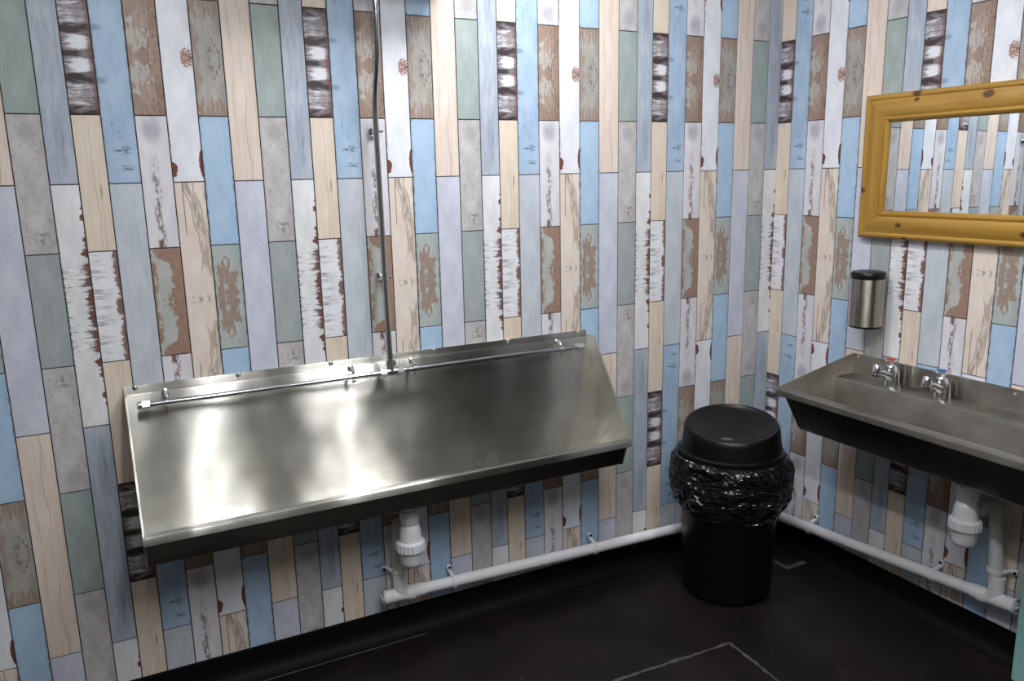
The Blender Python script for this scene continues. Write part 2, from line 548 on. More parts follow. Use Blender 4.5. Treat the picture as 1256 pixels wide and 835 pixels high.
def steel(name, c=(176, 174, 166), rough=0.3, aniso=0.75, rot=0.0, wob=0.0, smear=0.12, groove=0.0, turned=False):
    t = NT(name, rough, 1.0)
    u, v = t.uv()
    if turned:
        sx = t.n('ShaderNodeSeparateXYZ')
        t.put(sx.inputs[0], t.obj())
        u, v = t.add(sx.outputs[0], sx.outputs[1]), sx.outputs[2]
    br = t.noise(t.vec(t.mul(u, 6.0), t.mul(v, 900.0), 0.0), 1.0, 3.0, 0.6)
    sm_ = t.noise(t.obj(), 5.0, 5.0, 0.6)
    spots = t.noise(t.obj(), 60.0, 4.0, 0.7)
    f = t.add(t.mul(br, 0.35), t.mul(sm_, 0.65))
    c0 = tuple(v_ * (1 - smear) for v_ in c)
    c1 = tuple(min(255, v_ * (1 + smear)) for v_ in c)
    cc = t.mix(t.sm(f, 0.3, 0.7), c0, c1)
    cc = t.mix(t.mul(t.sm(spots, 0.72, 0.8), 0.35), cc, (225, 225, 220))
    t.color(cc)
    t.put(t.b.inputs['Roughness'], t.add(rough - 0.04, t.mul(sm_, 0.08)))
    t.b.inputs['Anisotropic'].default_value = aniso
    t.b.inputs['Anisotropic Rotation'].default_value = rot
    tg = t.n('ShaderNodeTangent')
    if turned:
        tg.direction_type = 'RADIAL'
        tg.axis = 'Z'
    else:
        tg.direction_type = 'UV_MAP'
        tg.uv_map = 'UVMap'
    t.put(t.b.inputs['Tangent'], tg.outputs[0])
    big = None
    if wob:
        nb = t.n('ShaderNodeBump')
        nb.inputs['Strength'].default_value = wob
        nb.inputs['Distance'].default_value = 0.05
        t.put(nb.inputs['Height'], t.noise(t.obj(), 3.2, 1.5, 0.4))
        big = nb.outputs[0]
        t.put(t.b.inputs['Normal'], big)
    if groove:
        # brushed grooves run along the sheet: their flanks tip the surface up and down, never sideways
        if big is None:
            big = t.n('ShaderNodeNewGeometry').outputs['Normal']
        out = t.t.nodes['Material Output']
        acc = t.b.outputs[0]
        for tip, wt in ((groove, 0.29), (-groove, 0.24)):
            va = t.n('ShaderNodeVectorMath')
            va.operation = 'ADD'
            t.put(va.inputs[0], big)
            va.inputs[1].default_value = (0, 0, tip)
            vn = t.n('ShaderNodeVectorMath')
            vn.operation = 'NORMALIZE'
            t.put(vn.inputs[0], va.outputs[0])
            p = t.n('ShaderNodeBsdfPrincipled')
            for k in ('Base Color', 'Roughness', 'Tangent'):
                t.put(p.inputs[k], t.b.inputs[k].links[0].from_socket)
            for k in ('Metallic', 'Anisotropic', 'Anisotropic Rotation'):
                p.inputs[k].default_value = t.b.inputs[k].default_value
            t.put(p.inputs['Normal'], vn.outputs[0])
            ms = t.n('ShaderNodeMixShader')
            ms.inputs[0].default_value = wt
            t.put(ms.inputs[1], acc)
            t.put(ms.inputs[2], p.outputs[0])
            acc = ms.outputs[0]
        t.t.links.new(acc, out.inputs['Surface'])
    return t.m


M = {}
M['urinal'] = steel('brushed_steel', (190, 188, 181), 0.26, 1.0, 0.25, 0.30, 0.10, 0.34)
M['sink'] = steel('worn_steel', (166, 162, 154), 0.30, 1.0, 0.25, 0.10, 0.16, 0.25)
M['outer'] = steel('shaded_outer_steel', (128, 124, 114), 0.30, 0.3, 0.25, 0.0, 0.10)  # darker copy of the trough steel: shade of the undersides put into its colour
M['chrome'] = plain('chrome', (226, 227, 229), 0.12, 1.0)
M['tube'] = plain('chromed_tube', (190, 192, 194), 0.16, 1.0)
M['canister'] = steel('satin_steel', (166, 160, 150), 0.22, 0.8, 0.25, 0.0, 0.06, 0.34, True)
M['screw'] = plain('screw_steel', (190, 188, 182), 0.3, 1.0)
M['pvc'] = plain('white_plastic', (240, 240, 242), 0.32, 0.0, 0.5, 0.03, 20)
M['trap'] = plain('bright_white_plastic', (246, 247, 250), 0.3, 0.0, 0.5)
M['grey_plastic'] = plain('grey_white_plastic', (218, 218, 217), 0.36, 0.0, 0.5, 0.05, 12)
M['black'] = plain('black_plastic', (9, 9, 10), 0.36, 0.0, 0.32, 0.15, 60)
M['black_matt'] = plain('matt_black_plastic', (14, 14, 15), 0.5, 0.0, 0.4)
M['red'] = plain('red_plastic', (168, 40, 34), 0.35)
M['blue'] = plain('blue_plastic', (34, 92, 156), 0.35)
M['skirt'] = plain('black_vinyl_skirting', (9, 9, 10), 0.6, 0.0, 0.15)
M['joint'] = plain('dark_wall_backing', (62, 58, 58), 0.9)
M['plaster'] = plain('turquoise_plaster', (136, 182, 172), 0.75, 0, 0.3, 0.08, 60, 0.5)
M['pale_wall'] = plain('taupe_paint', (112, 107, 100), 0.7)
M['ceiling'] = plain('white_ceiling_paint', (226, 226, 224), 0.85)
M['scuff'] = plain('scuffed_seam', (62, 59, 56), 0.7, 0, 0.3, 0.6, 45)
M['worn'] = plain('worn_cover_edge', (82, 78, 73), 0.6, 0, 0.3, 0.35, 60)
M['bead'] = plain('sealant_bead', (54, 52, 50), 0.5, 0, 0.4, 0.5, 30)
M['label'] = plain('grey_lid_mark', (96, 96, 96), 0.5)


def floor_mat():
    t = NT('black_vinyl_floor', 0.4, 0.0, 0.3)
    o = t.obj()
    a = t.noise(o, 3.0, 5.0, 0.6)
    b = t.noise(o, 90.0, 2.0, 0.5)
    c = t.mix(t.sm(a, 0.35, 0.7), (16, 12, 11), (32, 25, 23))
    c = t.mix(t.mul(t.sm(t.noise(o, 7.0, 6.0, 0.75), 0.58, 0.76), 0.45), c, (68, 54, 50))
    c = t.mix(t.mul(t.sm(b, 0.75, 0.78), 0.7), c, (130, 125, 118))
    t.color(c)
    t.put(t.b.inputs['Roughness'], t.add(0.36, t.mul(a, 0.25)))
    t.bump(t.noise(o, 350.0, 2.0), 0.15, 0.0006)
    return t.m


def bag_mat():
    t = NT('black_bin_bag', 0.2, 0.0, 0.8)
    t.color((13, 14, 17))

    def cells(scale, z):
        n = t.n('ShaderNodeTexVoronoi')
        n.feature = 'F1'
        va = t.n('ShaderNodeVectorMath')
        va.operation = 'ADD'
        t.put(va.inputs[0], t.obj())
        m = t.n('ShaderNodeVectorMath')
        m.operation = 'SCALE'
        nz = t.n('ShaderNodeTexNoise')
        nz.inputs['Scale'].default_value = 7.0 + z
        t.put(m.inputs[0], nz.outputs['Color'])
        m.inputs['Scale'].default_value = 0.09
        t.put(va.inputs[1], m.outputs[0])
        t.put(n.inputs['Vector'], va.outputs[0])
        n.inputs['Scale'].default_value = scale
        return n.outputs['Distance']
    t.bump(t.add(cells(6.5, 0.0), t.mul(cells(13.0, 3.0), 0.3)), 0.8, 0.05)
    return t.m


def pine_mat(axis, knots):
    """knots: (along, across, radius) in the mirror's own metres"""
    t = NT('varnished_pine_' + axis, 0.34, 0.0, 0.5)
    s = t.n('ShaderNodeSeparateXYZ')
    t.put(s.inputs[0], t.obj())
    along, across = (s.outputs[1], s.outputs[2]) if axis != 'stile' else (s.outputs[2], s.outputs[1])
    warp = 0.0
    kd = None
    for a, b, r in knots:
        g = gauss(t, along, across, a, b, r * 1.5, r)
        kd = g if kd is None else t.mx(kd, g)
    g = t.noise(t.vec(t.mul(along, 3.0), t.add(t.mul(across, 60.0), t.mul(kd, 1.2)) if kd is not None else t.mul(across, 60.0), t.mul(s.outputs[0], 40.0)), 1.0, 4.0, 0.6, 0.5)
    c = t.mix(t.sm(g, 0.3, 0.7), (156, 115, 42), (177, 137, 59))
    c = t.mix(t.mul(t.sm(t.noise(t.vec(t.mul(along, 3.0), t.mul(across, 16.0), 1.0), 1.0, 4.0), 0.5, 0.75), 0.4), c, (136, 94, 32))
    if kd is not None:
        ring = t.math('SINE', t.mul(kd, 22.0))
        c = t.mix(t.mul(kd, 0.75), c, (112, 66, 22))
        c = t.mix(t.mul(t.sm(kd, 0.35, 0.8), t.add(0.75, t.mul(ring, 0.2))), c, (66, 36, 16))
    t.color(c)
    return t.m


M['floor'] = floor_mat()
M['bag'] = bag_mat()
M['mirror'] = plain('mirror_glass', (232, 236, 238), 0.01, 1.0)


def glow(name, power, c=(1.0, 0.98, 0.95)):
    t = NT(name, 0.5)
    t.b.inputs['Emission Color'].default_value = (*c, 1)
    t.b.inputs['Emission Strength'].default_value = power
    return t.m


# ------------------------------------------------------------------ room shell
XL, YR = -43.0, -44.0     # left wall and rear wall
TH = 2.0


def structure(name, lo, hi, m, label, cat='wall', base=(0, 0, 0)):
    bm = bmesh.new()
    ubox(bm, lo, hi)
    o = mesh_obj(name, bm, m)
    return tag(o, label, cat, None, 'structure')


wall_back = structure('wall_back', (XL - TH, 0, ZF - 1), (TH, TH, ZC + 1), M['joint'],
                      'long wall of printed plank panelling behind the steel urinal')
wall_right = structure('wall_right', (0, YR - TH, ZF - 1), (TH, 0, ZC + 1), M['joint'],
                       'wall of printed plank panelling carrying mirror and wash trough')
structure('wall_left', (XL - TH, YR, ZF - 1), (XL, 0, ZC + 1), M['pale_wall'], 'plain pale wall beyond the left of the view')
structure('wall_front', (XL - TH, YR - TH, ZF - 1), (0, YR, ZC + 1), M['pale_wall'], 'plain pale wall behind the viewpoint')
floor = structure('floor', (XL - TH, YR - TH, ZF - 1.2), (TH, TH, ZF), M['floor'], 'dark scuffed vinyl floor with welded seams', 'floor')
structure('ceiling', (XL - TH, YR - TH, ZC), (TH, TH, ZC + 1.2), M['ceiling'], 'flat white ceiling above the washroom', 'ceiling')
# rough turquoise pier that carries the far end of the wash trough
bm = bmesh.new()
ubox(bm, (-1.3, -17.1, ZF), (-0.03, -15.05, -14.27), 0.05, 2)
tag(mesh_obj('wall_pier', bm, M['plaster']), 'rough turquoise rendered pier under the end of the wash trough', 'pier', None, 'structure')

# ------------------------------------------------------------------ planks
WID = [1.01345135, 0.8680567, 0.91048868, 1.04119379, 1.03287243, 1.04998404, 1.02527487, 1.05867814]
cum = [0.0]
for q in WID:
    cum.append(cum[-1] + q)
PER = cum[-1]
SH, MD, RR = 3.9314, 4.6039, 2.2960
LL = SH + MD
# column -> (short1, medium, short2) or (long1, long2)
COLS = [('sage_short', 'scraped_medium', 'sage_pale_short'),
        ('slate_long', 'barkedge_long'),
        ('bark_short', 'straw_medium', 'barkedge_short'),
        ('blue_long', 'mist_long'),
        ('umber_short', 'streak_medium', 'peel_short'),
        ('knot_long', 'swirl_long'),
        ('flaked_short', 'sky_medium', 'flaked_pale_short'),
        ('cream_long', 'lilac_long')]
PM = {}
for cset in COLS:
    for k in cset:
        if k not in PM:
            PM[k] = print_mat(k)
GAP, PROUD = 0.036, 0.022
mesh_cache = {}


def plank_mesh(kind, w, half_lo, half_hi, flip, u0=0.0, u1=1.0):
    """plank whose printed middle is at the local origin; spans half_lo..half_hi below/above it"""
    key = (kind, round(w, 4), round(half_lo, 3), round(half_hi, 3), flip, round(u0, 3), round(u1, 3))
    if key in mesh_cache:
        return mesh_cache[key]
    bm = bmesh.new()
    lay = (bm.loops.layers.uv.get('UVMap') or bm.loops.layers.uv.new('UVMap'))
    x0, x1 = w * u0 + GAP / 2, w * u1 - GAP / 2
    z0, z1 = half_lo + GAP / 2, half_hi - GAP / 2
    bv = 0.008
    back = [bm.verts.new(Vector(p) * S) for p in ((x0, 0, z0), (x1, 0, z0), (x1, 0, z1), (x0, 0, z1))]
    fr = [bm.verts.new(Vector(p) * S) for p in ((x0 + bv, -PROUD, z0 + bv), (x1 - bv, -PROUD, z0 + bv), (x1 - bv, -PROUD, z1 - bv), (x0 + bv, -PROUD, z1 - bv))]
    bm.faces.new(fr)
    for i in range(4):
        j = (i + 1) % 4
        bm.faces.new((back[i], back[j], fr[j], fr[i]))
    for f in bm.faces:
        for l in f.loops:
            co = l.vert.co / S
            vv = co.z
            # v grows downwards from short1 to short2 for the medium planks
            l[lay].uv = (co.x / w, vv if flip else -vv)
    me = bpy.data.meshes.new('plank')
    bmesh.ops.recalc_face_normals(bm, faces=bm.faces)
    bm.to_mesh(me)
    bm.free()
    me.materials.append(PM[kind])
    mesh_cache[key] = me
    return me


def column_planks(ci):
    """(kind, z_top, z_bottom, flip) covering the wall height"""
    out = []
    cs = COLS[ci]
    for n in range(-4, 5):
        o = -n * 2 * LL          # shift of one vertical repeat
        if len(cs) == 3:
            out += [(cs[0], SH + o, 0 + o, False), (cs[1], 0 + o, -MD + o, False),
                    (cs[2], -MD + o, -LL + o, False), (cs[1], -LL + o, -LL - MD + o, True)]
        else:
            out += [(cs[0], -RR + LL + o, -RR + o, False), (cs[1], -RR + o, -RR - LL + o, False)]
    return out


ZB = -21.1                # lowest edge of the planking, on top of the skirting


def panel(wall, on_right):
    rng = range(-9, 34) if not on_right else range(34, 66)
    u34 = 4 * PER + cum[2]
    for k in rng:
        ci = k % 8
        w = WID[ci]
        d = (k // 8) * PER + cum[ci] - u34       # distance of its left edge from the corner
        lim = 26.0 if on_right else 99
        if d > lim:
            continue
        u1 = min(1.0, (lim - d) / w)
        for kind, zt, zb, flip in column_planks(ci):
            a, b = min(zt, ZC), max(zb, ZB)
            if a - b < 0.08:
                continue
            mid = (zt + zb) / 2
            me = plank_mesh(kind, w, b - mid, a - mid, flip, 0.0, u1)
            o = bpy.data.objects.new('plank', me)
            link(o, wall)
            if on_right:
                o.location = W(0, -d, mid)
                o.rotation_euler = (0, 0, -math.pi / 2)
            else:
                o.location = W(d, 0, mid)


panel(wall_back, False)
panel(wall_right, True)

# ------------------------------------------------------------------ skirting (black coved vinyl)
cove = [(0, ZF), (-0.62, ZF), (-0.60, ZF + 0.05), (-0.36, ZF + 0.14), (-0.17, ZF + 0.38), (-0.12, ZF + 0.7), (-0.10, ZB - 0.02), (-0.07, ZB), (0, ZB)]
bm = bmesh.new()
extrude(bm, cove, 'x', XL, 0)
o = tag(mesh_obj('baseboard_back', bm, M['skirt'], None, True), 'black coved skirting along the foot of the urinal wall', 'skirting', None, 'structure')
bm = bmesh.new()
extrude(bm, cove, 'y', -15.05, 0)
tag(mesh_obj('baseboard_right', bm, M['skirt'], None, True), 'black coved skirting below the wash trough', 'skirting', None, 'structure')
# floor details: weld seams, a scuffed square cover by the corner, the sealant bead of the cove


def strip(name, pts, wd, h, m, n=14, jitter=0.15, label=None):
    bm = bmesh.new()
    a, b = Vector((*pts[0], ZF)), Vector((*pts[1], ZF))
    d = (b - a).normalized()
    s = Vector((-d.y, d.x, 0))
    top, lf, rt = [], [], []
    for i in range(n + 1):
        p = a.lerp(b, i / n)
        ww = wd * (1 + random.uniform(-jitter, jitter))
        off = s * random.uniform(-jitter, jitter) * wd * 0.4
        lf.append(bm.verts.new(W(*(p + off - s * ww / 2))))
        rt.append(bm.verts.new(W(*(p + off + s * ww / 2))))
        q = p + off
        top.append(bm.verts.new(W(q.x, q.y, ZF + h)))
    for i in range(n):
        bm.faces.new((lf[i], lf[i + 1], top[i + 1], top[i]))
        bm.faces.new((top[i], top[i + 1], rt[i + 1], rt[i]))
    o = mesh_obj(name, bm, m, floor)
    if label:
        o['label'] = label
    return o


strip('weld_seam', ((-9.23, -7.75), (-15.2, -7.52)), 0.16, 0.02, M['scuff'], 22, 0.5)
strip('weld_seam', ((-9.23, -7.75), (-9.40, -11.2)), 0.15, 0.02, M['scuff'], 22, 0.5)
strip('sealant_bead', ((-29.6, -0.62), (-20.5, -0.62)), 0.05, 0.02, M['bead'], 24, 0.4)

hatch = empty('floor_cover', W(-1.42, -3.4, ZF), 'small square scuffed cover frame on the dark floor beside the bin', 'cover')
bl = W(-1.42, -3.4, ZF)
for lo, hi, mk in (((-2.26, -4.22), (-1.98, -2.6), 'worn'), ((-1.98, -4.22), (-0.84, -3.94), 'worn'), ((-0.84, -4.22), (-0.64, -2.6), 'floor'), ((-1.98, -2.8), (-0.84, -2.6), 'floor')):
    bm = bmesh.new()
    ubox(bm, (*lo, ZF), (*hi, ZF + 0.03), 0.01)
    mesh_obj('cover_edge', bm, M[mk], hatch, False, bl)
bm = bmesh.new()
ubox(bm, (-2.0, -3.96, ZF), (-0.84, -2.8, ZF + 0.015))
mesh_obj('cover_plate', bm, M['floor'], hatch, False, bl)

# ------------------------------------------------------------------ urinal
ux0, ux1 = -31.42, -11.52
ub = W((ux0 + ux1) / 2, -0.1, -15.3)
urinal = empty('urinal_trough', ub, 'long brushed steel trough urinal fixed to the plank wall', 'urinal')


def dome_screw(p, nrm, r=0.1):
    """pan head screw with a slot"""
    bm = bmesh.new()
    nrm = Vector(nrm)
    pts = [W(*p) + nrm * S * d for d in (0.0, 0.03, 0.06, 0.075)]
    tube(bm, pts, [r * S, r * S, r * 0.75 * S, r * 0.3 * S], 12)
    return bm


# wall flange
fl = [(-0.025, -9.50), (-0.09, -9.50), (-0.11, -9.62), (-0.09, -9.80), (-0.025, -9.80)]
bm = bmesh.new()
extrude(bm, fl, 'x', ux0, -11.70)
flange = mesh_obj('wall_flange', bm, M['urinal'], urinal, True, ub)
for x in (-31.04, -27.43, -23.85, -19.40, -15.82, -12.13):
    mesh_obj('screw', dome_screw((x, -0.09, -9.58), (0, -1, 0), 0.10), M['screw'], flange, True, ub)
# sheet: ledge, back panel, trough floor, front
inner = [(-0.09, -9.74), (-0.20, -9.75), (-0.26, -9.77), (-0.29, -9.84), (-0.41, -10.6), (-0.62, -12.0), (-0.83, -13.4), (-0.98, -14.4), (-1.05, -14.86),
         (-1.14, -15.05), (-1.36, -15.13), (-2.0, -15.16), (-2.6, -15.12), (-2.86, -14.96), (-3.0, -14.6), (-3.18, -14.08), (-3.26, -14.0)]
outer = [(-3.31, -14.12), (-3.11, -14.62), (-2.89, -15.2), (-2.82, -15.26), (-0.03, -15.26), (-0.03, -9.86), (-0.09, -9.82)]
bm = bmesh.new()
extrude(bm, [(-3.34, -14.10), (-3.14, -14.62), (-2.92, -15.22), (-2.84, -15.30), (-0.03, -15.30), (-0.03, -15.27), (-2.81, -15.27), (-2.88, -15.2), (-3.10, -14.62), (-3.30, -14.10)], 'x', ux0 + 0.07, ux1 - 0.07)
mesh_obj('front_panel', bm, M['outer'], urinal, True, ub)
bm = bmesh.new()
extrude(bm, inner + outer, 'x', ux0 + 0.06, ux1 - 0.06, 1)
mesh_obj('basin', bm, M['urinal'], urinal, True, ub)
rim = [(-3.22, -13.97), (-3.28, -13.94), (-3.50, -13.94), (-3.56, -13.98), (-3.58, -14.05), (-3.57, -14.25), (-3.53, -14.28), (-3.49, -14.25), (-3.47, -14.08), (-3.28, -14.06)]
bm = bmesh.new()
extrude(bm, rim, 'x', ux0, ux1)
mesh_obj('front_rim', bm, M['urinal'], urinal, True, ub)
endp = [(-0.03, -9.76), (-0.50, -9.72), (-0.60, -9.78), (-3.54, -13.93), (-3.52, -14.0), (-3.34, -14.1), (-2.90, -15.3), (-0.03, -15.3)]
for a, b in ((ux0, ux0 + 0.07), (ux1 - 0.07, ux1)):
    bm = bmesh.new()
    extrude(bm, endp, 'x', a, b)
    mesh_obj('end_panel', bm, M['urinal'], urinal, False, ub)

# ------------------------------------------------------------------ flush pipework
fb = W(-21.6, -0.95, -10.05)
flush = empty('flush_pipe', fb, 'chromed flush pipe running down the wall to a bar along the urinal top', 'pipe')
SY, SZ = -0.92, -10.06
bm = bmesh.new()
utube(bm, [(-30.95, SY, SZ), (-12.45, SY, SZ)], 0.105, 18)
mesh_obj('spray_bar', bm, M['tube'], flush, True, fb)
for x, sgn in ((-30.95, -1), (-12.45, 1)):
    bm = bmesh.new()
    utube(bm, [(x - sgn * 0.30, SY, SZ), (x - sgn * 0.06, SY, SZ)], 0.20, 6)
    utube(bm, [(x - sgn * 0.06, SY, SZ), (x + sgn * 0.06, SY, SZ), (x + sgn * 0.12, SY, SZ)], [0.16, 0.16, 0.09], 14)
    mesh_obj('end_cap', bm, M['chrome'], flush, True, fb)
for x in (-30.08, -23.17, -20.57, -13.56):
    bm = bmesh.new()
    utube(bm, [(x - 0.06, SY, SZ), (x + 0.06, SY, SZ)], 0.15, 18)
    utube(bm, [(x, SY, SZ + 0.1), (x, SY, SZ + 0.2), (x, SY + 0.1, SZ + 0.26), (x, -0.56, SZ + 0.28), (x, -0.53, SZ + 0.28)], [0.055, 0.06, 0.08, 0.08, 0.14], 12)
    utube(bm, [(x, SY, SZ - 0.12), (x, SY, SZ - 0.21), (x, SY, SZ - 0.24)], [0.07, 0.07, 0.03], 10)
    mesh_obj('bar_clip', bm, M['chrome'], flush, True, fb)
# tee
TX = -21.60
bm = bmesh.new()
utube(bm, [(TX - 0.30, SY, SZ), (TX + 0.30, SY, SZ)], 0.155, 18)
for d in (-0.36, 0.36):
    utube(bm, [(TX + d - 0.13, SY, SZ), (TX + d + 0.13, SY, SZ)], 0.215, 6)
utube(bm, [(TX, SY, SZ), (TX, SY + 0.04, SZ + 0.3)], 0.15, 16)
utube(bm, [(TX, SY + 0.04, SZ + 0.24), (TX, SY + 0.06, SZ + 0.50)], 0.215, 6)
mesh_obj('tee_fitting', bm, M['chrome'], flush, True, fb)
path = smooth_path([(TX, SY + 0.06, SZ + 0.4), (TX, -0.72, -6.0), (TX, -0.6, -0.4), (TX, -0.62, 0.65), (TX, -1.25, 2.25), (TX, -1.3, 3.2), (TX, -1.3, 5.2)], 3)
bm = bmesh.new()
utube(bm, path, 0.112, 18)
mesh_obj('drop_pipe', bm, M['tube'], flush, True, fb)
for z, y in ((-0.53, -0.62), (-6.22, -0.74)):
    bm = bmesh.new()
    utube(bm, [(TX, y, z - 0.07), (TX, y, z + 0.07)], 0.16, 18)
    utube(bm, [(TX, y + 0.12, z), (TX, -0.2, z), (TX, -0.12, z), (TX, -0.03, z)], [0.06, 0.06, 0.16, 0.2], 14)
    utube(bm, [(TX + 0.1, y, z), (TX + 0.26, y, z)], [0.07, 0.05], 10)
    mesh_obj('pipe_ring', bm, M['chrome'], flush, True, fb)
# cistern feeding the pipe, on the wall just above the view
cb = W(-21.4, 0, 5.2)
cist = empty('flush_cistern', cb, 'white plastic flush cistern above the chromed drop pipe', 'cistern')
bm = bmesh.new()
ubox(bm, (-24.6, -2.7, 5.2), (-18.4, -0.03, 9.0), 0.25, 3)
mesh_obj('tank', bm, M['pvc'], cist, True, cb)
bm = bmesh.new()
ubox(bm, (-24.75, -2.85, 8.95), (-18.25, -0.03, 9.5), 0.15, 3)
mesh_obj('lid', bm, M['pvc'], cist, True, cb)

# ------------------------------------------------------------------ traps and waste pipes


def bottle_trap(c, zt, label, out_axis):
    """bottle trap hanging from an outlet at height zt; out_axis points towards the wall"""
    b = W(c[0], c[1], zt - 3.0)
    t = empty('bottle_trap', b, label, 'trap', 'white bottle traps')
    ax = Vector((*out_axis, 0))
    bm = bmesh.new()
    lathe(bm, [(0.0, zt), (0.27, zt), (0.27, zt - 1.25), (0.0, zt - 1.25)], c, 24)
    mesh_obj('inlet', bm, M['grey_plastic'], t, True, b)
    bm = bmesh.new()
    lathe(bm, [(0.0, zt - 0.5), (0.36, zt - 0.5), (0.385, zt - 0.56), (0.385, zt - 1.02), (0.35, zt - 1.1), (0.0, zt - 1.1)], c, 28)
    for k in range(14):
        a = 2 * math.pi * k / 14
        p = Vector((c[0] + 0.385 * math.cos(a), c[1] + 0.385 * math.sin(a), 0))
        utube(bm, [(p.x, p.y, zt - 0.98), (p.x, p.y, zt - 0.58)], 0.03, 6)
    mesh_obj('inlet_nut', bm, M['trap'], t, True, b)
    bm = bmesh.new()
    lathe(bm, [(0.0, zt - 1.08), (0.30, zt - 1.1), (0.40, zt - 1.2), (0.46, zt - 1.42), (0.475, zt - 2.2), (0.0, zt - 2.2)], c, 32)
    mesh_obj('body', bm, M['trap'], t, True, b)
    bm = bmesh.new()
    lathe(bm, [(0.0, zt - 1.84), (0.54, zt - 1.84), (0.59, zt - 1.9), (0.585, zt - 2.25), (0.54, zt - 2.3), (0.0, zt - 2.3)], c, 40)
    for k in range(22):
        a = 2 * math.pi * k / 22
        utube(bm, [(c[0] + 0.585 * math.cos(a), c[1] + 0.585 * math.sin(a), zt - 2.24), (c[0] + 0.585 * math.cos(a), c[1] + 0.585 * math.sin(a), zt - 1.92)], 0.035, 6)
    mesh_obj('collar_nut', bm, M['trap'], t, True, b)
    bm = bmesh.new()
    lathe(bm, [(0.0, zt - 2.28), (0.5, zt - 2.28), (0.5, zt - 2.36), (0.49, zt - 2.38), (0.485, zt - 2.72), (0.44, zt - 2.88), (0.33, zt - 2.98), (0.0, zt - 3.02)], c, 32)
    mesh_obj('cup', bm, M['trap'], t, True, b)
    bm = bmesh.new()
    p0 = Vector((c[0], c[1], zt - 1.45))
    utube(bm, [p0 + ax * 0.3, p0 + ax * 0.72], 0.28, 20)
    utube(bm, [p0 + ax * 0.46, p0 + ax * 0.70], 0.37, 24)
    mesh_obj('outlet', bm, M['grey_plastic'], t, True, b)
    return t


bottle_trap((-21.42, -1.72), -15.3, 'white bottle trap under the steel urinal', (0, 1))
bottle_trap((-2.05, -13.05), -14.24, 'white bottle trap under the wash trough', (1, -0.25))


def saddle(bm, p, along, out, up, r):
    """pipe clip: a band round the pipe, a lug up to its screw on the wall"""
    p, along, out, up = Vector(p), Vector(along), Vector(out), Vector(up)
    n = 24
    rows = []
    for s in (-0.07, 0.07):
        for rad in (r + 0.005, r + 0.05):
            rows.append([bm.verts.new(W(*(p + along * s + (out * math.cos(2 * math.pi * k / n) + up * math.sin(2 * math.pi * k / n)) * rad))) for k in range(n)])
    a, b, c, d = rows[0], rows[1], rows[3], rows[2]
    for q, w_ in ((a, b), (b, c), (c, d), (d, a)):
        for k in range(n):
            bm.faces.new((q[k], q[(k + 1) % n], w_[(k + 1) % n], w_[k]))


def clip(parent, base, p, along, out, up, r, lug):
    """lug: distance from the pipe axis to the screw along 'up'"""
    p, along, out, up = Vector(p), Vector(along), Vector(out), Vector(up)
    bm = bmesh.new()
    saddle(bm, p, along, out, up, r)
    # lug: curved arm from the band to the wall face
    wall = 0.55     # wall distance behind the pipe axis
    a0 = p + up * (r + 0.02) + out * (-0.05)
    a1 = p + up * (lug - 0.18) - out * (wall - 0.14)
    a2 = p + up * lug - out * (wall - 0.09)
    utube(bm, [a0, a0.lerp(a1, 0.5) + out * 0.02, a1, a2, a2 + up * 0.06], [0.09, 0.085, 0.09, 0.12, 0.10], 8)
    o = mesh_obj('pipe_clip', bm, M['pvc'], parent, True, base)
    bm = bmesh.new()
    q = a2 + out * 0.10
    utube(bm, [q, q + out * 0.05], [0.07, 0.05], 10)
    mesh_obj('screw', bm, M['black_matt'], o, True, base)


def waste_run(label, P0, P1, down, tee_at, axis, out, clips, vclip):
    """P0 = capped end, P1 = far end; down = list of points of the riser from the trap to the tee"""
    b = W(*P0)
    t = empty('waste_pipe', b, label, 'pipe', 'white waste pipes')
    P0, P1 = Vector(P0), Vector(P1)
    al = (P1 - P0).normalized()
    bm = bmesh.new()
    utube(bm, [P0 + al * 1.7, P1], 0.255, 24)
    mesh_obj('pipe', bm, M['pvc'], t, True, b)
    # swept tee with an access plug
    tee = P0 + al * tee_at
    bm = bmesh.new()
    utube(bm, [P0, P0 + al * 1.85], 0.30, 28, False)
    ring = P0 + al * 1.85
    utube(bm, [ring - al * 0.05, ring + al * 0.001], [0.30, 0.256], 28, False)
    top = Vector(down[-1])
    sw = smooth_path([top + Vector((0, 0, 0.95)), top + Vector((0, 0, 0.28)), top + al * 0.18 - Vector((0, 0, 0.05)), top + al * 0.62 - Vector((0, 0, 0.12))], 3)
    utube(bm, sw, 0.30, 24)
    mesh_obj('tee', bm, M['pvc'], t, True, b)
    bm = bmesh.new()
    utube(bm, [P0 + al * 0.06, P0 + al * 0.16], 0.296, 28)
    utube(bm, [P0 - al * 0.02, P0 + al * 0.07], [0.20, 0.20], 24, True)
    side = al.cross(Vector((0, 0, 1)))
    utube(bm, [P0 - side * 0.19 - al * 0.04, P0 + side * 0.19 - al * 0.04], 0.045, 8)
    mesh_obj('access_plug', bm, M['grey_plastic'], t, True, b)
    bm = bmesh.new()
    utube(bm, [P0 + al * 0.02, P0 + al * 0.02 + al * 0.05], 0.325, 28, False)
    mesh_obj('end_ring', bm, M['grey_plastic'], t, True, b)
    bm = bmesh.new()
    pts = smooth_path(down[:3], 3) + [Vector(d) for d in down[3:]]
    utube(bm, pts, 0.275, 24)
    mesh_obj('riser', bm, M['grey_plastic'], t, True, b)
    for d in clips:
        p = P0 + al * d
        clip(t, b, p, al, out, (0, 0, 1), 0.255, 0.52)
    if vclip is not None:
        clip(t, b, vclip, (0, 0, 1), out, axis, 0.275, 0.55)
    return t


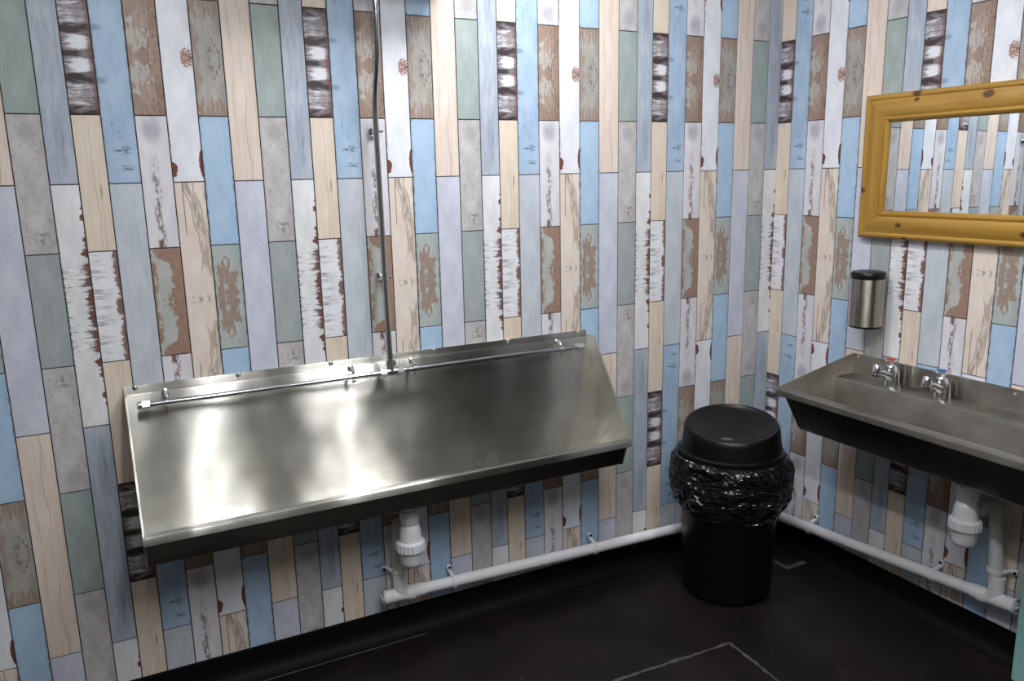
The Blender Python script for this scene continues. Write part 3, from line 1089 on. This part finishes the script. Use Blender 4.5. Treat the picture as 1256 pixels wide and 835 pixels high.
PY = -0.6
P0 = Vector((-22.40, PY, -20.10))
P1 = Vector((-1.52, PY, -20.71))
waste_run('white waste pipe below the urinal along the wall foot', P0, P1,
          [(-21.46, -0.985, -16.75), (-21.6, PY, -16.75), (-21.62, PY, -17.6), (-21.62, PY, -20.10)], 0.8, (-1, 0, 0), (0, -1, 0),
          [3.28, 10.85, 19.0], (-21.62, PY, -18.98))
Q0 = Vector((-0.6, -14.62, -19.62))
Q1 = Vector((-0.6, -1.52, -20.68))
waste_run('white waste pipe below the wash trough along the wall foot', Q0, Q1,
          [(-1.32, -13.22, -15.69), (-0.6, -13.4, -15.69), (-0.6, -13.45, -16.5), (-0.6, -13.72, -19.66)], 0.8, (0, -1, 0), (-1, 0, 0),
          [3.62, 10.6], (-0.6, -13.62, -18.45))
# corner elbow joining the two runs, behind the bin
el = empty('pipe_elbow', W(-0.6, -0.6, -20.72), 'white elbow joining the waste pipes in the corner behind the bin', 'pipe')
bm = bmesh.new()
utube(bm, smooth_path([(-1.5, PY, -20.71), (-0.6, PY, -20.72), (-0.6, -1.5, -20.68)], 3), 0.31, 24)
mesh_obj('elbow', bm, M['pvc'], el, True, W(-0.6, -0.6, -20.72))

# ------------------------------------------------------------------ wash trough
sy0, sy1 = -5.58, -17.2
sb = W(-2.4, (sy0 + sy1) / 2, -14.26)
sink = empty('wash_trough', sb, 'long steel wash trough with two taps on the plank wall', 'sink')
up = [(-0.025, -10.98), (-0.09, -10.98), (-0.10, -11.05), (-0.10, -11.95), (-0.025, -11.95)]
bm = bmesh.new()
extrude(bm, up, 'y', sy0 - 0.02, sy1)
upst = mesh_obj('upstand', bm, M['sink'], sink, True, sb)
for y in (-5.92, -13.32):
    mesh_obj('screw', dome_screw((-0.10, y, -11.13 if y > -9 else -11.19), (-1, 0, 0), 0.09), M['screw'], upst, True, sb)
sk = [(-0.03, -11.93), (-1.14, -11.95), (-1.22, -11.98), (-1.26, -12.06), (-1.30, -13.6), (-1.40, -13.94), (-1.6, -14.06), (-3.0, -14.12), (-3.3, -14.0), (-3.5, -13.75),
      (-4.44, -12.2), (-4.50, -12.08), (-4.54, -12.1), (-4.56, -12.22), (-3.39, -14.14), (-3.30, -14.22), (-0.03, -14.22)]
bm = bmesh.new()
extrude(bm, [(-4.60, -12.14), (-3.42, -14.18), (-3.32, -14.26), (-0.03, -14.26), (-0.03, -14.23), (-3.29, -14.23), (-3.38, -14.15), (-4.57, -12.14)], 'y', sy0 - 0.07, sy1 + 0.07)
mesh_obj('front_panel', bm, M['outer'], sink, True, sb)
bm = bmesh.new()
extrude(bm, sk, 'y', sy0 - 0.06, sy1 + 0.06)
mesh_obj('basin', bm, M['sink'], sink, True, sb)
rim = [(-4.48, -12.06), (-4.54, -12.02), (-4.98, -12.02), (-5.05, -12.06), (-5.06, -12.14), (-5.05, -12.30), (-5.01, -12.33), (-4.97, -12.30), (-4.95, -12.14), (-4.54, -12.13)]
bm = bmesh.new()
extrude(bm, rim, 'y', sy0, sy1)
mesh_obj('front_rim', bm, M['sink'], sink, True, sb)
ep = [(-0.03, -10.97), (-0.10, -10.97), (-5.0, -12.00), (-5.02, -12.1), (-4.60, -12.22), (-3.42, -14.2), (-3.3, -14.26), (-0.03, -14.26)]
for a, b in ((sy0, sy0 - 0.07), (sy1 + 0.07, sy1)):
    bm = bmesh.new()
    extrude(bm, ep, 'y', a, b)
    mesh_obj('end_panel', bm, M['sink'], sink, False, sb)


def tap(c, label, disc, hz):
    z0 = -11.94
    b = W(c[0], c[1], z0)
    t = empty('basin_tap', b, label, 'tap', 'chrome basin taps')
    cx, cy = c
    bm = bmesh.new()
    # leaning tapered body
    utube(bm, smooth_path([(cx, cy, z0), (cx, cy, z0 + 0.06), (cx + 0.03, cy, z0 + 0.35), (cx + 0.0, cy, z0 + 0.66), (cx - 0.12, cy, z0 + 0.80), (cx - 0.14, cy, z0 + 0.88)], 1),
          [0.36, 0.36, 0.355, 0.35, 0.34, 0.325, 0.315, 0.28, 0.24, 0.17, 0.16, 0.15][:12], 26)
    mesh_obj('body', bm, M['chrome'], t, True, b)
    bm = bmesh.new()
    sp = smooth_path([(cx - 0.02, cy, z0 + 0.36), (cx - 0.42, cy, z0 + 0.56), (cx - 0.80, cy, z0 + 0.70), (cx - 1.02, cy, z0 + 0.74)], 2)
    utube(bm, sp, [0.28 - 0.16 * (i / (len(sp) - 1)) ** 0.7 for i in range(len(sp))], 18)
    mesh_obj('spout', bm, M['chrome'], t, True, b)
    bm = bmesh.new()
    utube(bm, [(cx - 0.99, cy, z0 + 1.06), (cx - 1.0, cy, z0 + 1.04), (cx - 1.08, cy, z0 + 0.66), (cx - 1.085, cy, z0 + 0.62)], [0.15, 0.185, 0.19, 0.17], 24)
    nz = mesh_obj('nozzle', bm, M['chrome'], t, True, b)
    bm = bmesh.new()
    utube(bm, [(cx - 1.083, cy, z0 + 0.64), (cx - 1.095, cy, z0 + 0.57)], 0.16, 18)
    mesh_obj('aerator', bm, M['black_matt'], nz, True, b)
    bm = bmesh.new()
    hx = cx - 0.13
    utube(bm, [(hx, cy, z0 + 0.82), (hx, cy, z0 + 0.90), (hx, cy, z0 + 0.96), (hx, cy, z0 + 1.10), (hx, cy, z0 + 1.15), (hx, cy, z0 + 1.20), (hx, cy, z0 + 1.22)],
          [0.17, 0.19, 0.16, 0.25, 0.28, 0.27, 0.21], 24)
    for k in range(4):
        a = math.pi / 4 + k * math.pi / 2 + hz
        utube(bm, [(hx + 0.12 * math.cos(a), cy + 0.12 * math.sin(a), z0 + 1.14), (hx + 0.34 * math.cos(a), cy + 0.34 * math.sin(a), z0 + 1.14)], [0.10, 0.065], 10)
    hd = mesh_obj('handle', bm, M['chrome'], t, True, b)
    bm = bmesh.new()
    utube(bm, [(hx, cy, z0 + 1.21), (hx, cy, z0 + 1.26), (hx, cy, z0 + 1.28)], [0.19, 0.18, 0.10], 20)
    mesh_obj('indicator', bm, M[disc], hd, True, b)['label'] = disc + ' indicator disc'
    return t


tap((-0.56, -8.12), 'chrome basin tap with red indicator on the wash trough ledge', 'red', 0.3)
tap((-0.60, -10.58), 'chrome basin tap with blue indicator on the wash trough ledge', 'blue', 0.75)

# ------------------------------------------------------------------ soap canister
sc = (-0.86, -6.76)
db = W(-0.02, sc[1], -9.5)
disp = empty('soap_dispenser', db, 'cylindrical steel soap dispenser with black lid on the plank wall', 'dispenser')
bm = bmesh.new()
lathe(bm, [(0.0, -9.36), (0.70, -9.36), (0.72, -9.34), (0.72, -7.18), (0.0, -7.18)], sc, 48)
mesh_obj('canister', bm, M['canister'], disp, True, db)
bm = bmesh.new()
lathe(bm, [(0.0, -9.46), (0.60, -9.46), (0.705, -9.42), (0.715, -9.35), (0.0, -9.35)], sc, 48)
mesh_obj('base_ring', bm, M['black'], disp, True, db)
bm = bmesh.new()
lathe(bm, [(0.0, -7.20), (0.735, -7.20), (0.745, -7.16), (0.745, -6.98), (0.70, -6.90), (0.5, -6.86), (0.0, -6.84)], sc, 48)
mesh_obj('lid', bm, M['black'], disp, True, db)
bm = bmesh.new()
ubox(bm, (-0.4, sc[1] - 0.25, -9.1), (-0.03, sc[1] + 0.25, -7.3), 0.04)
mesh_obj('wall_bracket', bm, M['black'], disp, False, db)
bm = bmesh.new()
a = math.radians(188)
q = Vector((sc[0] + 0.715 * math.cos(a), sc[1] + 0.715 * math.sin(a), -8.65))
bm2 = Vector((math.cos(a), math.sin(a), 0))
utube(bm, [q, q + bm2 * 0.03], 0.04, 10)
mesh_obj('lock', bm, M['black_matt'], disp, True, db)

# ------------------------------------------------------------------ mirror
my0, my1, mz0, mz1 = -5.60, -16.6, -5.42, 0.83
mb = W(0, (my0 + my1) / 2, mz0)
mir = empty('wall_mirror', mb, 'pine framed rectangular mirror hung above the wash trough', 'mirror')
FW = 1.22
# frame section: (distance in from the outer edge, projection from wall)
sec = [(0.0, 0.03), (0.0, 0.34), (0.04, 0.40), (0.12, 0.43), (0.20, 0.41), (0.24, 0.36), (0.36, 0.40), (0.60, 0.46), (0.84, 0.42), (0.96, 0.33), (1.0, 0.36), (1.07, 0.37), (1.14, 0.32), (FW, 0.22), (FW, 0.03)]


def rail(pa, pb, inward):
    """mitred rail from corner pa to corner pb (y,z), inward = unit (y,z)"""
    bm = bmesh.new()
    (ya, za), (yb, zb) = pa, pb
    dy, dz = (yb - ya), (zb - za)
    L = math.hypot(dy, dz)
    dy, dz = dy / L, dz / L
    A, B = [], []
    for d, h in sec:
        A.append(bm.verts.new(W(-h, ya + inward[0] * d + dy * d, za + inward[1] * d + dz * d)))
        B.append(bm.verts.new(W(-h, yb + inward[0] * d - dy * d, zb + inward[1] * d - dz * d)))
    n = len(sec)
    for i in range(n):
        j = (i + 1) % n
        bm.faces.new((A[i], A[j], B[j], B[i]))
    bm.faces.new(A)
    bm.faces.new(B[::-1])
    return bm


yc = (my0 + my1) / 2


def kn(y, z, r, stile=False):
    a, b = (y - yc) * S, (z - mz0) * S
    return (b, a, r * S) if stile else (a, b, r * S)


M['pine_top'] = pine_mat('top', [kn(-8.15, mz1 - 0.10, 0.20), kn(-8.15, mz1 - 0.36, 0.13), kn(-11.25, mz1 - 0.42, 0.24), kn(-14.2, mz1 - 0.7, 0.16)])
M['pine_bottom'] = pine_mat('bottom', [kn(-7.75, mz0 + 0.62, 0.15), kn(-8.05, mz0 + 0.05, 0.12), kn(-13.2, mz0 + 0.5, 0.18)])
M['pine_stile'] = pine_mat('stile', [kn(my0 - 0.16, -3.30, 0.14, True)])
mesh_obj('frame_rail', rail((my0, mz1), (my1, mz1), (0, -1)), M['pine_top'], mir, True, mb)
mesh_obj('frame_rail', rail((my1, mz0), (my0, mz0), (0, 1)), M['pine_bottom'], mir, True, mb)
mesh_obj('frame_stile', rail((my0, mz0), (my0, mz1), (-1, 0)), M['pine_stile'], mir, True, mb)
mesh_obj('frame_stile', rail((my1, mz1), (my1, mz0), (1, 0)), M['pine_stile'], mir, True, mb)
bm = bmesh.new()
box(bm, W(-0.20, my1 + FW - 0.06, mz0 + FW - 0.06), W(-0.12, my0 - FW + 0.06, mz1 - FW + 0.06))
glass = mesh_obj('mirror_glass', bm, M['mirror'], mir, False, mb)
glass.rotation_euler = (0, math.radians(0.45), math.radians(0.3))
bm = bmesh.new()
box(bm, W(-0.115, my1 + 0.3, mz0 + 0.3), W(-0.03, my0 - 0.3, mz1 - 0.3))
mesh_obj('backing_board', bm, M['joint'], mir, False, mb)

# ------------------------------------------------------------------ bin
BC = (-6.0, -3.9)
bb = W(*BC, ZF)
bin_ = empty('waste_bin', bb, 'round black plastic bin with swing lid standing in the corner', 'bin')
bm = bmesh.new()
lathe(bm, [(0.0, ZF), (1.98, ZF), (2.06, ZF + 0.08), (2.08, ZF + 0.25), (2.32, -16.2), (2.34, -15.6), (2.46, -15.55), (2.46, -15.32), (2.3, -15.30), (2.25, -16.0), (0.0, -16.0)], BC, 64)
mesh_obj('body', bm, M['black'], bin_, True, bb)
# lid: collar, dome, tilted dished flap
tilt = math.radians(8.5)
tdir = Vector((-0.66, -0.75, 0)).normalized()     # lower side of the lid's top


def top_z(x, y, z):
    d = (x * tdir.x + y * tdir.y)
    return z - d * math.tan(tilt)


bm = bmesh.new()
lathe(bm, [(2.28, -15.34), (2.44, -15.34), (2.46, -15.28), (2.44, -15.20), (2.34, -15.14), (2.26, -15.12)], BC, 64, close=False)
mesh_obj('lid_collar', bm, M['black'], bin_, True, bb)
bm = bmesh.new()
seg = 64
prof = [(2.34, -15.2, 0), (2.31, -15.0, 0.1), (2.22, -14.25, 0.9), (2.18, -14.05, 1), (2.10, -13.96, 1), (2.0, -13.96, 1), (1.94, -14.03, 1), (1.8, -14.12, 1), (1.2, -14.30, 1), (0.6, -14.40, 1), (0.0, -14.42, 1)]
rings = []
for r, z, k in prof:
    if r == 0:
        rings.append([bm.verts.new(W(*BC, z))])
        continue
    ring = []
    for i in range(seg):
        x, y = r * math.cos(2 * math.pi * i / seg), r * math.sin(2 * math.pi * i / seg)
        ring.append(bm.verts.new(W(BC[0] + x, BC[1] + y, z * (1 - k) + k * top_z(x, y, z))))
    rings.append(ring)
for a, b in zip(rings, rings[1:]):
    for i in range(seg):
        j = (i + 1) % seg
        if len(b) == 1:
            bm.faces.new((a[i], a[j], b[0]))
        else:
            bm.faces.new((a[i], a[j], b[j], b[i]))
lid = mesh_obj('lid', bm, M['black'], bin_, True, bb)
# oval push flap in the dish with a thin raised edge
bm = bmesh.new()
side = Vector((-tdir.y, tdir.x, 0))
pts = []
n = 40
prev = None
ringA = []
for i in range(n):
    a = 2 * math.pi * i / n
    p = tdir * (0.55 + 0.62 * math.cos(a)) + side * (1.12 * math.sin(a))
    r = p.length
    zz = -14.42 + 0.30 * (r / 1.9) ** 2 + 0.02
    ringA.append((p, zz))
outer_, inner_, ctr = [], [], None
for p, zz in ringA:
    outer_.append(bm.verts.new(W(BC[0] + p.x, BC[1] + p.y, top_z(p.x, p.y, zz - 0.10))))
for p, zz in ringA:
    q = tdir * 0.55 + (p - tdir * 0.55) * 0.97
    inner_.append(bm.verts.new(W(BC[0] + q.x, BC[1] + q.y, top_z(q.x, q.y, zz + 0.01 - 0.09 * (q - tdir * 0.55).dot(tdir) / 0.62))))
cq = tdir * 0.55
ctr = bm.verts.new(W(BC[0] + cq.x, BC[1] + cq.y, top_z(cq.x, cq.y, -14.40)))
for i in range(n):
    j = (i + 1) % n
    bm.faces.new((outer_[i], outer_[j], inner_[j], inner_[i]))
    bm.faces.new((inner_[i], inner_[j], ctr))
flap = mesh_obj('flap', bm, M['black'], lid, True, bb)
bm = bmesh.new()
c0 = tdir * 1.30 - side * 0.22
ctr_ = [c0 + side * a + tdir * b for a, b in ((-0.24, -0.05), (0.24, -0.05), (0.24, 0.05), (-0.24, 0.05))]
v0 = [bm.verts.new(W(BC[0] + p.x, BC[1] + p.y, top_z(p.x, p.y, -14.20))) for p in ctr_]
v1 = [bm.verts.new(W(BC[0] + p.x, BC[1] + p.y, top_z(p.x, p.y, -14.13))) for p in ctr_]
bm.faces.new(v1)
for i in range(4):
    j = (i + 1) % 4
    bm.faces.new((v0[i], v0[j], v1[j], v1[i]))
mesh_obj('lid_mark', bm, M['label'], lid, False, bb)['label'] = 'pale grey mark on the lid'

# bag folded over the rim, crumpled
from mathutils import noise as mnoise
bm = bmesh.new()
prof = []
NV, NU = 30, 200
key = [(2.40, -15.42), (2.52, -15.36), (2.72, -15.6), (2.86, -16.1), (2.90, -16.7), (2.84, -17.25), (2.66, -17.7), (2.48, -18.0), (2.40, -18.12)]
kp = smooth_path([(r, 0, z) for r, z in key], 2)
rows = []
for i, p in enumerate(kp):
    row = []
    for k in range(NU):
        a = 2 * math.pi * k / NU
        q = Vector((math.cos(a) * 2.6, math.sin(a) * 2.6, p.z * 1.4))
        f = i / (len(kp) - 1)
        amp = 0.34 * math.sin(math.pi * min(1, f * 1.0)) ** 0.7
        n1 = mnoise.noise(q * 0.9 + Vector((3, 1, 5)))
        n2 = 1 - 2 * abs(mnoise.noise(q * 1.7 + Vector((9, 4, 2))))
        n3 = 1 - 2 * abs(mnoise.noise(q * 3.6 + Vector((1, 8, 2))))
        dr = amp * (0.50 * n1 + 0.34 * (n2 - 0.5) + 0.22 * (n3 - 0.5))
        r = p.x + dr - 0.06 * f
        zz = p.z + (0.12 * mnoise.noise(Vector((math.cos(a) * 2, math.sin(a) * 2, 7))) * f) + (0.10 * n1 * amp)
        if f > 0.9:
            zz += 0.22 * mnoise.noise(Vector((math.cos(a) * 3, math.sin(a) * 3, 2.5)))
        row.append(bm.verts.new(W(BC[0] + max(r, 2.38) * math.cos(a), BC[1] + max(r, 2.38) * math.sin(a), zz)))
    rows.append(row)
for a, b in zip(rows, rows[1:]):
    for k in range(NU):
        bm.faces.new((a[k], a[(k + 1) % NU], b[(k + 1) % NU], b[k]))
bag = mesh_obj('bin_liner', bm, M['bag'], None, 'all')
tag(bag, 'crumpled glossy black liner folded over the rim of the bin', 'bag')

# ------------------------------------------------------------------ ceiling lamps
for x, y, hx, hy, watt, lab in LAMPS:
    b = W(x, y, ZC)
    lt = empty('ceiling_light', b, lab, 'light')
    bm = bmesh.new()
    ubox(bm, (x - hx - 0.2, y - hy - 0.2, ZC - 0.45), (x + hx + 0.2, y + hy + 0.2, ZC - 0.01), 0.05)
    mesh_obj('frame', bm, M['pvc'], lt, False, b)
    bm = bmesh.new()
    ubox(bm, (x - hx, y - hy, ZC - 0.60), (x + hx, y + hy, ZC - 0.44))
    area = 4 * hx * hy * S * S
    mesh_obj('diffuser', bm, glow('lamp_diffuser', watt / (area * math.pi), LAMP_RGB), lt, False, b)
